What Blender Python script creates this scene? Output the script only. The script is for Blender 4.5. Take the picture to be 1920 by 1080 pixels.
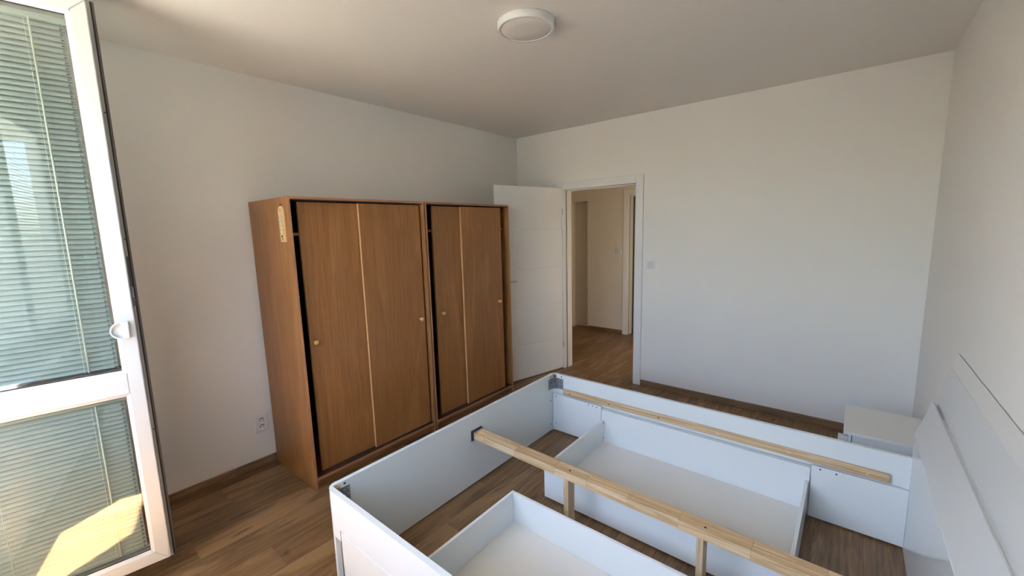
import bpy, bmesh, math, random
from mathutils import Vector, Matrix

for o in list(bpy.data.objects):
    bpy.data.objects.remove(o)
SC = bpy.context.scene
COL = SC.collection
R = math.radians

# ------------------------------------------------------------------ camera
cam_d = bpy.data.cameras.new('camera')
cam = bpy.data.objects.new('camera', cam_d)
COL.objects.link(cam)
SC.camera = cam
cam_d.sensor_width = 36.0
cam_d.lens = 776.6 / 1920 * 36.0
cam_d.clip_start = 0.02
cam_d.clip_end = 500
_y, _p, _r = R(39.604), R(-8.162), R(-1.525)
fw = Vector((-math.sin(_y) * math.cos(_p), math.cos(_y) * math.cos(_p), math.sin(_p)))
rt = Vector((math.cos(_y), math.sin(_y), 0))
up = rt.cross(fw)
rt2 = rt * math.cos(_r) + up * math.sin(_r)
up2 = up * math.cos(_r) - rt * math.sin(_r)
mw = Matrix((rt2, up2, -fw)).transposed().to_4x4()
mw.translation = Vector((3.050, -3.836, 1.572))
cam.matrix_world = mw

# ------------------------------------------------------------------ light and exposure
SC.view_settings.view_transform = 'Standard'
SC.view_settings.look = 'None'
SC.view_settings.gamma = 1.0
SC.view_settings.use_curve_mapping = False
SC.view_settings.exposure = 0.76

SUN_EL, SUN_TRAVEL = R(62), Vector((0.68, 0.733, 0)).normalized()
world = bpy.data.worlds.new('sky')
SC.world = world
world.use_nodes = True
wn, wl = world.node_tree.nodes, world.node_tree.links
bg = wn['Background']
sky = wn.new('ShaderNodeTexSky')
sky.sky_type = 'NISHITA'
sky.sun_disc = False
sky.sun_elevation = SUN_EL
sky.sun_rotation = math.atan2(-SUN_TRAVEL.x, -SUN_TRAVEL.y)
sky.altitude = 200
sky.air_density = 1.0
sky.dust_density = 1.8
sky.ozone_density = 1.0
wl.new(sky.outputs[0], bg.inputs[0])
bg.inputs[1].default_value = 1.4

sun_d = bpy.data.lights.new('sun', 'SUN')
sun_d.energy = 200.0
sun_d.angle = R(0.6)
sun_d.color = (1.0, 0.955, 0.89)
sun = bpy.data.objects.new('sun', sun_d)
COL.objects.link(sun)
sdir = Vector((SUN_TRAVEL.x * math.cos(SUN_EL), SUN_TRAVEL.y * math.cos(SUN_EL), -math.sin(SUN_EL)))
sun.rotation_euler = sdir.to_track_quat('-Z', 'Y').to_euler()
sun.location = (0, -12, 12)

# sampling portals in the two daylight openings
for (x0, x1, z0, z1) in ((0.62, 1.22, 0.10, 2.49), (1.34, 2.96, 0.90, 2.46)):
    pd = bpy.data.lights.new('daylight_portal', 'AREA')
    pd.shape = 'RECTANGLE'
    pd.size, pd.size_y = x1 - x0, z1 - z0
    pd.cycles.is_portal = True
    po = bpy.data.objects.new('daylight_portal', pd)
    COL.objects.link(po)
    po.location = ((x0 + x1) / 2, -4.33, (z0 + z1) / 2)
    po.rotation_euler = (R(90), 0, 0)

# added warm fill lamp for the hall, standing in for a neighbouring room's daylight
hd = bpy.data.lights.new('hall_fill', 'AREA')
hd.shape = 'RECTANGLE'
hd.size, hd.size_y = 1.2, 1.9
hd.energy = 9.5
hd.color = (1.0, 0.80, 0.55)
ho = bpy.data.objects.new('hall_fill', hd)
COL.objects.link(ho)
ho.location = (2.36, 0.95, 1.0)
ho.rotation_euler = (0, R(90), 0)

# ------------------------------------------------------------------ materials
def new_mat(name):
    m = bpy.data.materials.new(name)
    m.use_nodes = True
    return m, m.node_tree.nodes, m.node_tree.links, m.node_tree.nodes['Principled BSDF']


def paint(name, col, rough=0.5, metal=0.0, bump=0.0, bscale=60.0, spec=0.5, var=0.0, coat=0.0):
    m, n, l, b = new_mat(name)
    b.inputs['Base Color'].default_value = (*col, 1)
    b.inputs['Roughness'].default_value = rough
    b.inputs['Metallic'].default_value = metal
    b.inputs['Specular IOR Level'].default_value = spec
    b.inputs['Coat Weight'].default_value = coat
    if bump or var:
        tc = n.new('ShaderNodeTexCoord')
        no = n.new('ShaderNodeTexNoise')
        no.inputs['Scale'].default_value = bscale
        no.inputs['Detail'].default_value = 6
        l.new(tc.outputs['Object'], no.inputs['Vector'])
        if bump:
            bp = n.new('ShaderNodeBump')
            bp.inputs['Strength'].default_value = bump
            bp.inputs['Distance'].default_value = 0.002
            l.new(no.outputs['Fac'], bp.inputs['Height'])
            l.new(bp.outputs[0], b.inputs['Normal'])
        if var:
            mx = n.new('ShaderNodeMix')
            mx.data_type = 'RGBA'
            mx.inputs[6].default_value = (*[c * (1 - var) for c in col], 1)
            mx.inputs[7].default_value = (*[min(1, c * (1 + var)) for c in col], 1)
            l.new(no.outputs['Fac'], mx.inputs[0])
            l.new(mx.outputs[2], b.inputs['Base Color'])
    return m


def wood(name, dark, mid, light, axis, rough=0.4, stretch=14.0, fine=60.0, rnd=0.12, knots=0.0, bump=0.05, spec=0.5, wave=0.35, big=0.55):
    """procedural timber: grain runs along the given local axis (0, 1 or 2)"""
    m, n, l, b = new_mat(name)
    tc = n.new('ShaderNodeTexCoord')
    oi = n.new('ShaderNodeObjectInfo')
    ad = n.new('ShaderNodeVectorMath'); ad.operation = 'MULTIPLY_ADD'
    cx = n.new('ShaderNodeCombineXYZ')
    for i in range(3):
        l.new(oi.outputs['Random'], cx.inputs[i])
    l.new(cx.outputs[0], ad.inputs[0])
    ad.inputs[1].default_value = (37.0, 53.0, 71.0)
    l.new(tc.outputs['Object'], ad.inputs[2])
    def stretched(lo, hi):
        mp = n.new('ShaderNodeMapping')
        s = [hi, hi, hi]; s[axis] = lo
        mp.inputs['Scale'].default_value = s
        l.new(ad.outputs[0], mp.inputs['Vector'])
        return mp
    m1 = stretched(0.9, stretch * 0.55)
    n1 = n.new('ShaderNodeTexNoise')
    n1.inputs['Scale'].default_value = 1.0
    n1.inputs['Detail'].default_value = 5
    n1.inputs['Roughness'].default_value = 0.6
    n1.inputs['Distortion'].default_value = 1.3
    l.new(m1.outputs[0], n1.inputs['Vector'])
    m2 = stretched(3.0, fine * 2.0)
    n2 = n.new('ShaderNodeTexNoise')
    n2.inputs['Scale'].default_value = 1.0
    n2.inputs['Detail'].default_value = 4
    n2.inputs['Roughness'].default_value = 0.65
    l.new(m2.outputs[0], n2.inputs['Vector'])
    # growth rings
    wv = n.new('ShaderNodeMath'); wv.operation = 'MULTIPLY'
    l.new(n1.outputs['Fac'], wv.inputs[0]); wv.inputs[1].default_value = 22.0
    sn = n.new('ShaderNodeMath'); sn.operation = 'SINE'
    l.new(wv.outputs[0], sn.inputs[0])
    k = n.new('ShaderNodeMath'); k.operation = 'MULTIPLY_ADD'
    l.new(sn.outputs[0], k.inputs[0]); k.inputs[1].default_value = wave * 0.22
    l.new(n2.outputs['Fac'], k.inputs[2])
    k2 = n.new('ShaderNodeMath'); k2.operation = 'MULTIPLY_ADD'
    l.new(n1.outputs['Fac'], k2.inputs[0]); k2.inputs[1].default_value = big
    l.new(k.outputs[0], k2.inputs[2])
    cr = n.new('ShaderNodeValToRGB')
    e = cr.color_ramp.elements
    e[0].position = 0.48 + (big - 0.55) * 0.5; e[0].color = (*dark, 1)
    e[1].position = 1.0; e[1].color = (*light, 1)
    q = cr.color_ramp.elements.new(0.76 + (big - 0.55) * 0.3); q.color = (*mid, 1)
    sh = n.new('ShaderNodeMath'); sh.operation = 'SUBTRACT'
    l.new(k2.outputs[0], sh.inputs[0]); sh.inputs[1].default_value = (big - 0.55) * 0.15
    l.new(sh.outputs[0], cr.inputs[0])
    col = cr.outputs[0]
    if knots:
        mk = stretched(2.6, 7.5)
        vo = n.new('ShaderNodeTexVoronoi')
        vo.inputs['Scale'].default_value = 1.0
        nd = n.new('ShaderNodeTexNoise'); nd.inputs['Scale'].default_value = 9.0
        l.new(ad.outputs[0], nd.inputs['Vector'])
        dv = n.new('ShaderNodeVectorMath'); dv.operation = 'MULTIPLY_ADD'
        l.new(nd.outputs['Color'], dv.inputs[0]); dv.inputs[1].default_value = (0.5, 0.5, 0.5)
        l.new(mk.outputs[0], dv.inputs[2])
        l.new(dv.outputs[0], vo.inputs['Vector'])
        mr = n.new('ShaderNodeMapRange')
        l.new(vo.outputs['Distance'], mr.inputs[0])
        mr.inputs[1].default_value = 0.02; mr.inputs[2].default_value = 0.17
        mr.inputs[3].default_value = knots; mr.inputs[4].default_value = 0.0
        mx = n.new('ShaderNodeMix'); mx.data_type = 'RGBA'
        l.new(mr.outputs[0], mx.inputs[0])
        l.new(col, mx.inputs[6]); mx.inputs[7].default_value = (*[c * 0.45 for c in dark], 1)
        col = mx.outputs[2]
    hv = n.new('ShaderNodeHueSaturation')
    rr = n.new('ShaderNodeMapRange')
    l.new(oi.outputs['Random'], rr.inputs[0])
    rr.inputs[3].default_value = 1 - rnd; rr.inputs[4].default_value = 1 + rnd
    l.new(rr.outputs[0], hv.inputs['Value'])
    l.new(col, hv.inputs['Color'])
    l.new(hv.outputs[0], b.inputs['Base Color'])
    b.inputs['Roughness'].default_value = rough
    b.inputs['Specular IOR Level'].default_value = spec
    bp = n.new('ShaderNodeBump')
    bp.inputs['Strength'].default_value = bump
    bp.inputs['Distance'].default_value = 0.001
    l.new(n2.outputs['Fac'], bp.inputs['Height'])
    l.new(bp.outputs[0], b.inputs['Normal'])
    return m


def glass(name, tint, f0=0.08, rough=0.0):
    """clear flat pane: see-through with a mirror reflection that grows at grazing angles (Schlick)"""
    m = bpy.data.materials.new(name)
    m.use_nodes = True
    n, l = m.node_tree.nodes, m.node_tree.links
    n.remove(n['Principled BSDF'])
    out = [x for x in n if x.type == 'OUTPUT_MATERIAL'][0]
    tr = n.new('ShaderNodeBsdfTransparent'); tr.inputs[0].default_value = (*tint, 1)
    gl = n.new('ShaderNodeBsdfGlossy'); gl.inputs['Roughness'].default_value = rough
    ge = n.new('ShaderNodeNewGeometry')
    dt = n.new('ShaderNodeVectorMath'); dt.operation = 'DOT_PRODUCT'
    l.new(ge.outputs['Normal'], dt.inputs[0]); l.new(ge.outputs['Incoming'], dt.inputs[1])
    def mth(op, a, b=None):
        q = n.new('ShaderNodeMath'); q.operation = op
        for i_, v in enumerate((a, b)):
            if v is None: continue
            if isinstance(v, (int, float)): q.inputs[i_].default_value = v
            else: l.new(v, q.inputs[i_])
        return q.outputs[0]
    c_ = mth('ABSOLUTE', dt.outputs['Value'])
    p5 = mth('POWER', mth('SUBTRACT', 1.0, c_), 5.0)
    F = mth('ADD', mth('MULTIPLY', p5, 1 - f0), f0)
    mx = n.new('ShaderNodeMixShader')
    l.new(F, mx.inputs[0]); l.new(tr.outputs[0], mx.inputs[1]); l.new(gl.outputs[0], mx.inputs[2])
    l.new(mx.outputs[0], out.inputs[0])
    return m


M = {}
M['wall'] = paint('wall_paint', (0.87, 0.836, 0.79), 0.85, bump=0.12, bscale=220, spec=0.2)
M['ceil'] = paint('ceiling_paint', (0.86, 0.82, 0.768), 0.9, bump=0.08, bscale=220, spec=0.15)
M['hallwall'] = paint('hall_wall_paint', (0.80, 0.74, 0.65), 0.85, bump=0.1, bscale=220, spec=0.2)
M['floor'] = wood('laminate_oak', (0.135, 0.070, 0.028), (0.215, 0.120, 0.052), (0.300, 0.180, 0.084), 1, rough=0.40, stretch=9, fine=34, rnd=0.09, knots=0.8, bump=0.04, wave=0.42, big=0.8)
M['under'] = paint('underlay', (0.10, 0.06, 0.035), 0.9, var=0.2, bscale=20)
M['skirt_y'] = wood('skirting_oak_y', (0.13, 0.072, 0.036), (0.235, 0.140, 0.075), (0.33, 0.21, 0.12), 1, rough=0.45, rnd=0.08)
M['skirt_x'] = wood('skirting_oak_x', (0.13, 0.072, 0.036), (0.235, 0.140, 0.075), (0.33, 0.21, 0.12), 0, rough=0.45, rnd=0.08)
M['beech'] = wood('beech_veneer', (0.22, 0.088, 0.026), (0.315, 0.138, 0.042), (0.40, 0.185, 0.062), 2, rough=0.42, stretch=9, fine=70, rnd=0.05, bump=0.03, wave=0.25)
M['beech_y'] = wood('beech_veneer_y', (0.22, 0.088, 0.026), (0.315, 0.138, 0.042), (0.40, 0.185, 0.062), 1, rough=0.42, stretch=9, fine=70, rnd=0.05, bump=0.03, wave=0.25)
M['beech_edge'] = wood('beech_edge_band', (0.50, 0.27, 0.12), (0.62, 0.36, 0.17), (0.70, 0.43, 0.22), 2, rough=0.35, rnd=0.02, bump=0.02)
M['frame_band'] = wood('frame_edge_band', (0.33, 0.15, 0.070), (0.41, 0.20, 0.10), (0.47, 0.25, 0.13), 2, rough=0.38, stretch=9, fine=70, rnd=0.03, bump=0.02)
M['frame_band_y'] = wood('frame_edge_band_y', (0.33, 0.15, 0.070), (0.41, 0.20, 0.10), (0.47, 0.25, 0.13), 1, rough=0.38, stretch=9, fine=70, rnd=0.03, bump=0.02)
M['rocker'] = paint('grey_white_rocker', (0.66, 0.66, 0.68), 0.3, var=0.01)
M['knob'] = wood('turned_beech', (0.55, 0.27, 0.08), (0.68, 0.36, 0.12), (0.75, 0.42, 0.16), 0, rough=0.3, rnd=0.03)
M['dark_inside'] = paint('dark_back_board', (0.03, 0.022, 0.016), 0.9, var=0.2, bscale=30)
M['track'] = paint('brown_plastic_track', (0.05, 0.022, 0.016), 0.5, var=0.1)
M['pine'] = wood('pine', (0.50, 0.315, 0.155), (0.68, 0.475, 0.265), (0.78, 0.60, 0.39), 0, rough=0.55, stretch=30, fine=90, rnd=0.09, bump=0.06, wave=0.8)
M['pine_z'] = wood('pine_upright', (0.46, 0.30, 0.16), (0.60, 0.43, 0.26), (0.70, 0.54, 0.36), 2, rough=0.55, stretch=30, fine=90, rnd=0.05, bump=0.06, wave=0.8)
M['dowel'] = wood('brown_dowel', (0.16, 0.10, 0.04), (0.24, 0.16, 0.07), (0.30, 0.21, 0.10), 2, rough=0.5)
M['bed_white'] = paint('white_melamine', (0.82, 0.85, 0.845), 0.2, bump=0.03, bscale=400, spec=0.5, var=0.01)
M['bed_edge'] = paint('white_edge_band', (0.84, 0.84, 0.82), 0.35, var=0.01)
M['bed_grey'] = paint('white_foil_board', (0.74, 0.73, 0.71), 0.4, bump=0.03, bscale=400, var=0.01)
M['drawer_floor'] = paint('cream_hardboard', (0.80, 0.77, 0.72), 0.5, bump=0.03, bscale=300, var=0.01)
M['chip'] = paint('raw_chipboard', (0.42, 0.37, 0.31), 0.9, bump=0.5, bscale=300, var=0.4)
M['stand_top'] = paint('cream_melamine', (0.78, 0.75, 0.70), 0.35, var=0.01)
M['steel'] = paint('zinc_plate', (0.22, 0.24, 0.26), 0.5, metal=0.3, var=0.06, bscale=40)
M['screw'] = paint('screw_steel', (0.10, 0.10, 0.12), 0.35, metal=0.6, var=0.05)
M['screw_bright'] = paint('bright_rivet', (0.70, 0.72, 0.73), 0.3, metal=0.4, var=0.05)
M['dark_cap'] = paint('dark_grey_plastic', (0.055, 0.052, 0.048), 0.5, var=0.1)
M['hole'] = paint('bore_hole', (0.05, 0.035, 0.02), 0.9, var=0.1)
M['door_white'] = paint('white_door_foil', (0.79, 0.775, 0.75), 0.45, bump=0.05, bscale=300, var=0.01)
M['frame_white'] = paint('white_door_frame', (0.81, 0.795, 0.77), 0.4, bump=0.03, bscale=300, var=0.01)
M['upvc'] = paint('white_upvc', (0.66, 0.665, 0.66), 0.3, bump=0.03, bscale=500, var=0.01)
M['gasket'] = paint('black_rubber', (0.025, 0.022, 0.020), 0.7, var=0.1)
M['gasket_grey'] = paint('grey_rubber', (0.20, 0.18, 0.165), 0.7, var=0.1)
M['rebate'] = paint('grey_upvc_edge', (0.36, 0.36, 0.33), 0.5, var=0.04)
M['slat'] = paint('pale_green_slat', (0.345, 0.375, 0.345), 0.38, var=0.02)
M['cord'] = paint('cream_cord', (0.74, 0.72, 0.60), 0.7, bump=0.4, bscale=300, var=0.1)
M['switch'] = paint('white_switch_plastic', (0.84, 0.82, 0.80), 0.3, var=0.01)
M['socket_dark'] = paint('socket_recess', (0.03, 0.025, 0.022), 0.6, var=0.1)
M['lamp_rim'] = paint('white_lamp_rim', (0.84, 0.84, 0.81), 0.35, var=0.01)
M['lamp_disc'] = paint('opal_diffuser', (0.78, 0.74, 0.70), 0.5, var=0.01)
M['handle'] = paint('brushed_nickel', (0.42, 0.41, 0.40), 0.3, metal=0.9, var=0.05)
M['thermo'] = wood('pale_birch', (0.62, 0.40, 0.19), (0.74, 0.50, 0.25), (0.80, 0.58, 0.32), 2, rough=0.4, rnd=0.02)
M['ink'] = paint('dark_print', (0.06, 0.045, 0.03), 0.6, var=0.1)
M['tube'] = paint('glass_tube', (0.75, 0.72, 0.62), 0.1, var=0.05)
M['concrete'] = paint('grey_render', (0.42, 0.40, 0.37), 0.9, bump=0.4, bscale=50, var=0.08)
M['ground'] = paint('courtyard_ground', (0.10, 0.10, 0.085), 0.95, var=0.3, bscale=0.3)
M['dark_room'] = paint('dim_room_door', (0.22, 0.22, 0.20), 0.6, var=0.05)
M['sash_glass'] = glass('sash_glass', (0.955, 0.985, 0.972), 0.065)
M['win_glass'] = glass('window_glass', (0.97, 0.985, 0.98), 0.05)

# ------------------------------------------------------------------ object helpers
ORG = {}
SCREW_MESH = {}


def root(name, loc, label=None, cat=None, group=None, kind=None, rotz=0.0, world_coords=True):
    o = bpy.data.objects.new(name, None)
    o.empty_display_size = 0.1
    o.location = loc
    o.rotation_euler = (0, 0, rotz)
    COL.objects.link(o)
    tag(o, label, cat, group, kind)
    ORG[o.name] = Vector(loc) if world_coords else Vector((0, 0, 0))
    return o


def tag(o, label=None, cat=None, group=None, kind=None):
    for k, v in (('label', label), ('category', cat), ('group', group), ('kind', kind)):
        if v:
            o[k] = v
    return o


def link(name, bm, mat, parent=None, smooth=False, origin=None):
    me = bpy.data.meshes.new(name)
    bmesh.ops.recalc_face_normals(bm, faces=bm.faces)
    if origin is None:
        xs = [v.co for v in bm.verts]
        lo = Vector([min(c[i] for c in xs) for i in range(3)])
        hi = Vector([max(c[i] for c in xs) for i in range(3)])
        origin = (lo + hi) / 2
        origin = Vector([round(c, 5) for c in origin])
    origin = Vector(origin)
    bmesh.ops.translate(bm, vec=-origin, verts=bm.verts)
    bm.to_mesh(me)
    bm.free()
    mats = mat if isinstance(mat, (list, tuple)) else [mat]
    for q in mats:
        me.materials.append(M[q])
    if smooth:
        for p in me.polygons:
            p.use_smooth = True
    o = bpy.data.objects.new(name, me)
    COL.objects.link(o)
    base = Vector((0, 0, 0))
    if parent is not None:
        o.parent = parent
        base = ORG[parent.name]
    o.location = origin - base
    ORG[o.name] = origin
    return o


def bx(bm, x0, x1, y0, y1, z0, z1, bevel=0.0, seg=1, mi=0):
    c = [bm.verts.new((x, y, z)) for x in (x0, x1) for y in (y0, y1) for z in (z0, z1)]
    fs = [(0, 1, 3, 2), (4, 6, 7, 5), (0, 4, 5, 1), (2, 3, 7, 6), (0, 2, 6, 4), (1, 5, 7, 3)]
    faces = [bm.faces.new([c[i] for i in f]) for f in fs]
    for f in faces:
        f.material_index = mi
    if bevel:
        es = {e for f in faces for e in f.edges}
        r = bmesh.ops.bevel(bm, geom=list(es), offset=bevel, segments=seg, affect='EDGES', profile=0.5)
        for f in r['faces']:
            f.material_index = mi
    return faces


def box(name, mat, parent, x0, x1, y0, y1, z0, z1, bevel=0.0012, seg=1, label=None, cat=None, kind=None, group=None):
    bm = bmesh.new()
    bx(bm, x0, x1, y0, y1, z0, z1, bevel, seg)
    o = link(name, bm, mat, parent)
    tag(o, label, cat, group, kind)
    return o


def prism(bm, pts, a, b, axis=2, pts2=None, mi=0):
    """extrude a closed 2-D outline from a to b along an axis (outline in the two other axes, in order)"""
    def mk(u, v, w):
        if axis == 2: return (u, v, w)
        if axis == 1: return (u, w, v)
        return (w, u, v)
    A = [bm.verts.new(mk(u, v, a)) for u, v in pts]
    B = [bm.verts.new(mk(u, v, b)) for u, v in (pts2 or pts)]
    n = len(pts)
    fs = [bm.faces.new(A), bm.faces.new(list(reversed(B)))]
    for i in range(n):
        fs.append(bm.faces.new([A[i], B[i], B[(i + 1) % n], A[(i + 1) % n]]))
    for f in fs:
        f.material_index = mi
    return fs


def cyl(bm, c, r, a, b, axis=2, seg=16, mi=0, r2=None):
    r2 = r if r2 is None else r2
    p = [(c[0] + r * math.cos(t), c[1] + r * math.sin(t)) for t in [2 * math.pi * i / seg for i in range(seg)]]
    q = [(c[0] + r2 * math.cos(t), c[1] + r2 * math.sin(t)) for t in [2 * math.pi * i / seg for i in range(seg)]]
    return prism(bm, p, a, b, axis, q, mi)


def lathe(bm, profile, c, axis, seg=24):
    """profile: (radius, height) pairs around a local axis through c"""
    rings = []
    for r, h in profile:
        ring = []
        for i in range(seg):
            t = 2 * math.pi * i / seg
            u, v = r * math.cos(t), r * math.sin(t)
            if axis == 2: co = (c[0] + u, c[1] + v, c[2] + h)
            elif axis == 0: co = (c[0] + h, c[1] + u, c[2] + v)
            else: co = (c[0] + u, c[1] + h, c[2] + v)
            ring.append(bm.verts.new(co))
        rings.append(ring)
    for a, b in zip(rings, rings[1:]):
        for i in range(seg):
            bm.faces.new([a[i], a[(i + 1) % seg], b[(i + 1) % seg], b[i]])
    bm.faces.new(rings[0]); bm.faces.new(list(reversed(rings[-1])))


def cut_box(bm_list, *a):
    pass


# ================================================================== THE SETTING
W, H = 3.443, 2.581
D0 = -4.20           # inner face of the window wall
HB = 1.745           # hall's far wall

# ---- floor with laminate planks (room + doorway + hall)
floor = box('floor', 'under', None, -1.3, 3.6, -4.32, 2.2, -0.06, -0.0085, bevel=0, label='brown oak laminate floor of the bedroom and the hall behind', cat='floor', kind='structure')
random.seed(4)
PW, PL, GAP = 0.1935, 1.292, 0.0004


def plank(x0, x1, y0, y1):
    if x1 - x0 < 0.012 or y1 - y0 < 0.012:
        return
    bm = bmesh.new()
    bx(bm, x0 + GAP, x1 - GAP, y0 + GAP, y1 - GAP, -0.008, 0.0, 0.0007)
    link('plank', bm, 'floor', floor)


i = 0
x = -1.3 + 0.034
while x < W:
    off = [0.30, 0.93, 0.55, 1.18][i % 4]
    y = -4.33 - PL + off - 0.02
    while y < 2.0:
        xa, xb, ya, yb = x, x + PW, y, y + PL
        # room
        plank(max(xa, 0.0), min(xb, W), max(ya, D0), min(yb, 0.0))
        # doorway and hall
        rx0, rx1 = max(xa, 0.627), min(xb, 1.426)
        if yb > 0.0:
            hy0, hy1 = max(ya, 0.13), min(yb, HB + 0.13)
            if rx1 - rx0 > 0.012:
                plank(rx0, rx1, max(ya, 0.0), min(yb, 0.13))
            if hy1 > hy0:
                plank(max(xa, -1.2), min(xb, 2.4), hy0, hy1)
        y += PL
    x += PW
    i += 1

# ---- walls
box('wall_left', 'wall', None, -0.15, 0.0, -4.30, 0.0, -0.05, H, bevel=0, label='white painted wall behind the two wardrobes', cat='wall', kind='structure')
box('wall_right', 'wall', None, W, W + 0.15, -4.30, 0.0, -0.05, H, bevel=0, label='white painted wall on the right behind the headboard', cat='wall', kind='structure')
bm = bmesh.new()
bx(bm, -1.35, 0.575, 0.0, 0.13, -0.05, H)
bx(bm, 1.478, W + 0.15, 0.0, 0.13, -0.05, H)
bx(bm, 0.575, 1.478, 0.0, 0.13, 2.015, H)
tag(link('wall_back', bm, 'wall'), 'white painted wall with the open doorway to the hall', 'wall', kind='structure')
bm = bmesh.new()
y0, y1 = D0 - 0.12, D0
bx(bm, -0.15, 0.575, y0, y1, -0.05, H)
bx(bm, 0.575, 1.265, y0, y1, 2.52, H)
bx(bm, 1.265, 1.315, y0, y1, -0.05, H)
bx(bm, 1.315, 2.985, y0, y1, 2.485, H)
bx(bm, 1.315, 2.985, y0, y1, -0.05, 0.875)
bx(bm, 2.985, W + 0.15, y0, y1, -0.05, H)
tag(link('wall_front', bm, 'wall'), 'white painted wall with the window and the balcony door', 'wall', kind='structure')
box('ceiling', 'ceil', None, -0.15, W + 0.15, D0 - 0.12, 0.13, H, H + 0.15, bevel=0, label='plain white painted ceiling of the bedroom', cat='ceiling', kind='structure')

# ---- skirting boards
def skirt(name, x0, x1, y0, y1, mat, label, cuts):
    st = root(name, ((x0 + x1) / 2, (y0 + y1) / 2, 0), label, 'baseboard', kind='structure')
    ax = 1 if (y1 - y0) > (x1 - x0) else 0
    ends = [y0, y1] if ax else [x0, x1]
    pts = [ends[0]] + sorted(cuts) + [ends[1]]
    for a, b in zip(pts, pts[1:]):
        if ax:
            box('board', mat, st, x0, x1, a + 0.0004, b - 0.0004, 0.0, 0.056, 0.002)
        else:
            box('board', mat, st, a + 0.0004, b - 0.0004, y0, y1, 0.0, 0.056, 0.002)
    return st


skirt('baseboard_left', 0.0, 0.014, D0, 0.0, 'skirt_y', 'low brown wooden skirting along the wardrobe wall', [-3.06, -0.86])
skirt('baseboard_back', 1.5025, W, -0.014, 0.0, 'skirt_x', 'low brown wooden skirting right of the doorway', [2.35])
skirt('baseboard_back_left', 0.015, 0.552, -0.014, 0.0, 'skirt_x', 'short brown skirting behind the open white door', [])
skirt('baseboard_right', W - 0.014, W, -1.18, -0.015, 'skirt_y', 'low brown wooden skirting behind the bedside cabinet', [])

# ---- hall beyond the doorway
bm = bmesh.new()
bx(bm, -0.065, 0.56, HB, HB + 0.13, -0.05, H)
bx(bm, -0.33, -0.065, HB, HB + 0.13, 1.946, H)
bx(bm, -0.33, -0.065, HB + 0.13, HB + 0.2, -0.05, H)
bx(bm, -1.30, -0.33, HB, HB + 0.2, -0.05, H)
bx(bm, 0.56, 1.40, HB, HB + 0.13, 2.03, H)
bx(bm, 1.40, 2.5, HB, HB + 0.13, -0.05, H)
tag(link('wall_hall_back', bm, 'hallwall'), 'far wall of the hall with a shallow recess and a door opening', 'wall', kind='structure')
box('wall_hall_left', 'hallwall', None, -1.35, -1.2, 0.13, HB + 0.2, -0.05, H, bevel=0, label='left end wall of the hall', cat='wall', kind='structure')
box('wall_hall_right', 'hallwall', None, 2.4, 2.55, 0.13, HB + 0.2, -0.05, H, bevel=0, label='right end wall of the hall', cat='wall', kind='structure')
box('ceiling_hall', 'ceil', None, -1.35, 2.55, 0.13, HB + 0.2, H, H + 0.1, bevel=0, label='white ceiling of the hall', cat='ceiling', kind='structure')
bm = bmesh.new()
bx(bm, 0.1, 1.8, 2.70, 2.75, -0.05, H); bx(bm, 0.1, 0.15, HB + 0.13, 2.70, -0.05, H)
bx(bm, 1.75, 1.8, HB + 0.13, 2.70, -0.05, H); bx(bm, 0.1, 1.8, HB + 0.13, 2.75, -0.1, -0.05); bx(bm, 0.1, 1.8, HB + 0.13, 2.75, H, H + 0.1)
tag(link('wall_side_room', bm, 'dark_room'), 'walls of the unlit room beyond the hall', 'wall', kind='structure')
skirt('baseboard_hall', -0.05, 0.505, HB - 0.014, HB, 'skirt_x', 'brown skirting at the foot of the far hall wall', [])
skirt('baseboard_hall_left', -1.19, -0.335, HB - 0.014, HB, 'skirt_x', 'brown skirting left of the recess in the hall', [])

# ---- white door casings
def casing(name, xl, xr, zt, y, fwid, depth0, depth1, label):
    c = root(name, ((xl + xr) / 2, y, 0), label, 'door frame', kind='structure')
    box('casing_upright', 'frame_white', c, xl, xl + fwid, y - 0.016, y + 0.004, 0.0, zt, 0.002)
    box('casing_upright', 'frame_white', c, xr - fwid, xr, y - 0.016, y + 0.004, 0.0, zt, 0.002)
    box('casing_head', 'frame_white', c, xl + fwid, xr - fwid, y - 0.016, y + 0.004, zt - fwid, zt, 0.002)
    a, b = xl + fwid, xr - fwid
    box('jamb', 'frame_white', c, a - 0.02, a - 0.001, y + 0.005, y + depth1, 0.0, zt - fwid + 0.02, 0.001)
    box('jamb', 'frame_white', c, b + 0.001, b + 0.02, y + 0.005, y + depth1, 0.0, zt - fwid + 0.02, 0.001)
    box('head_jamb', 'frame_white', c, a, b, y + 0.005, y + depth1, zt - fwid + 0.001, zt - fwid + 0.02, 0.001)
    # rebate step and seal
    for s, xx in ((1, a), (-1, b)):
        x0_, x1_ = sorted((xx - 0.001 * s, xx + 0.012 * s))
        box('door_stop', 'frame_white', c, x0_, x1_, y + 0.045, y + depth1, 0.0, zt - fwid, 0.001)
        x0_, x1_ = sorted((xx, xx + 0.005 * s))
        box('seal', 'gasket_grey', c, x0_, x1_, y + 0.036, y + 0.0445, 0.0, zt - fwid, 0.001)
    box('door_stop', 'frame_white', c, a + 0.012, b - 0.012, y + 0.045, y + depth1, zt - fwid - 0.012, zt - fwid + 0.001, 0.001)
    box('casing_upright', 'frame_white', c, xl, xl + fwid, y + depth1, y + depth1 + 0.012, 0.0, zt, 0.002)
    box('casing_upright', 'frame_white', c, xr - fwid, xr, y + depth1, y + depth1 + 0.012, 0.0, zt, 0.002)
    box('casing_head', 'frame_white', c, xl + fwid, xr - fwid, y + depth1, y + depth1 + 0.012, zt - fwid, zt, 0.002)
    return c


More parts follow.
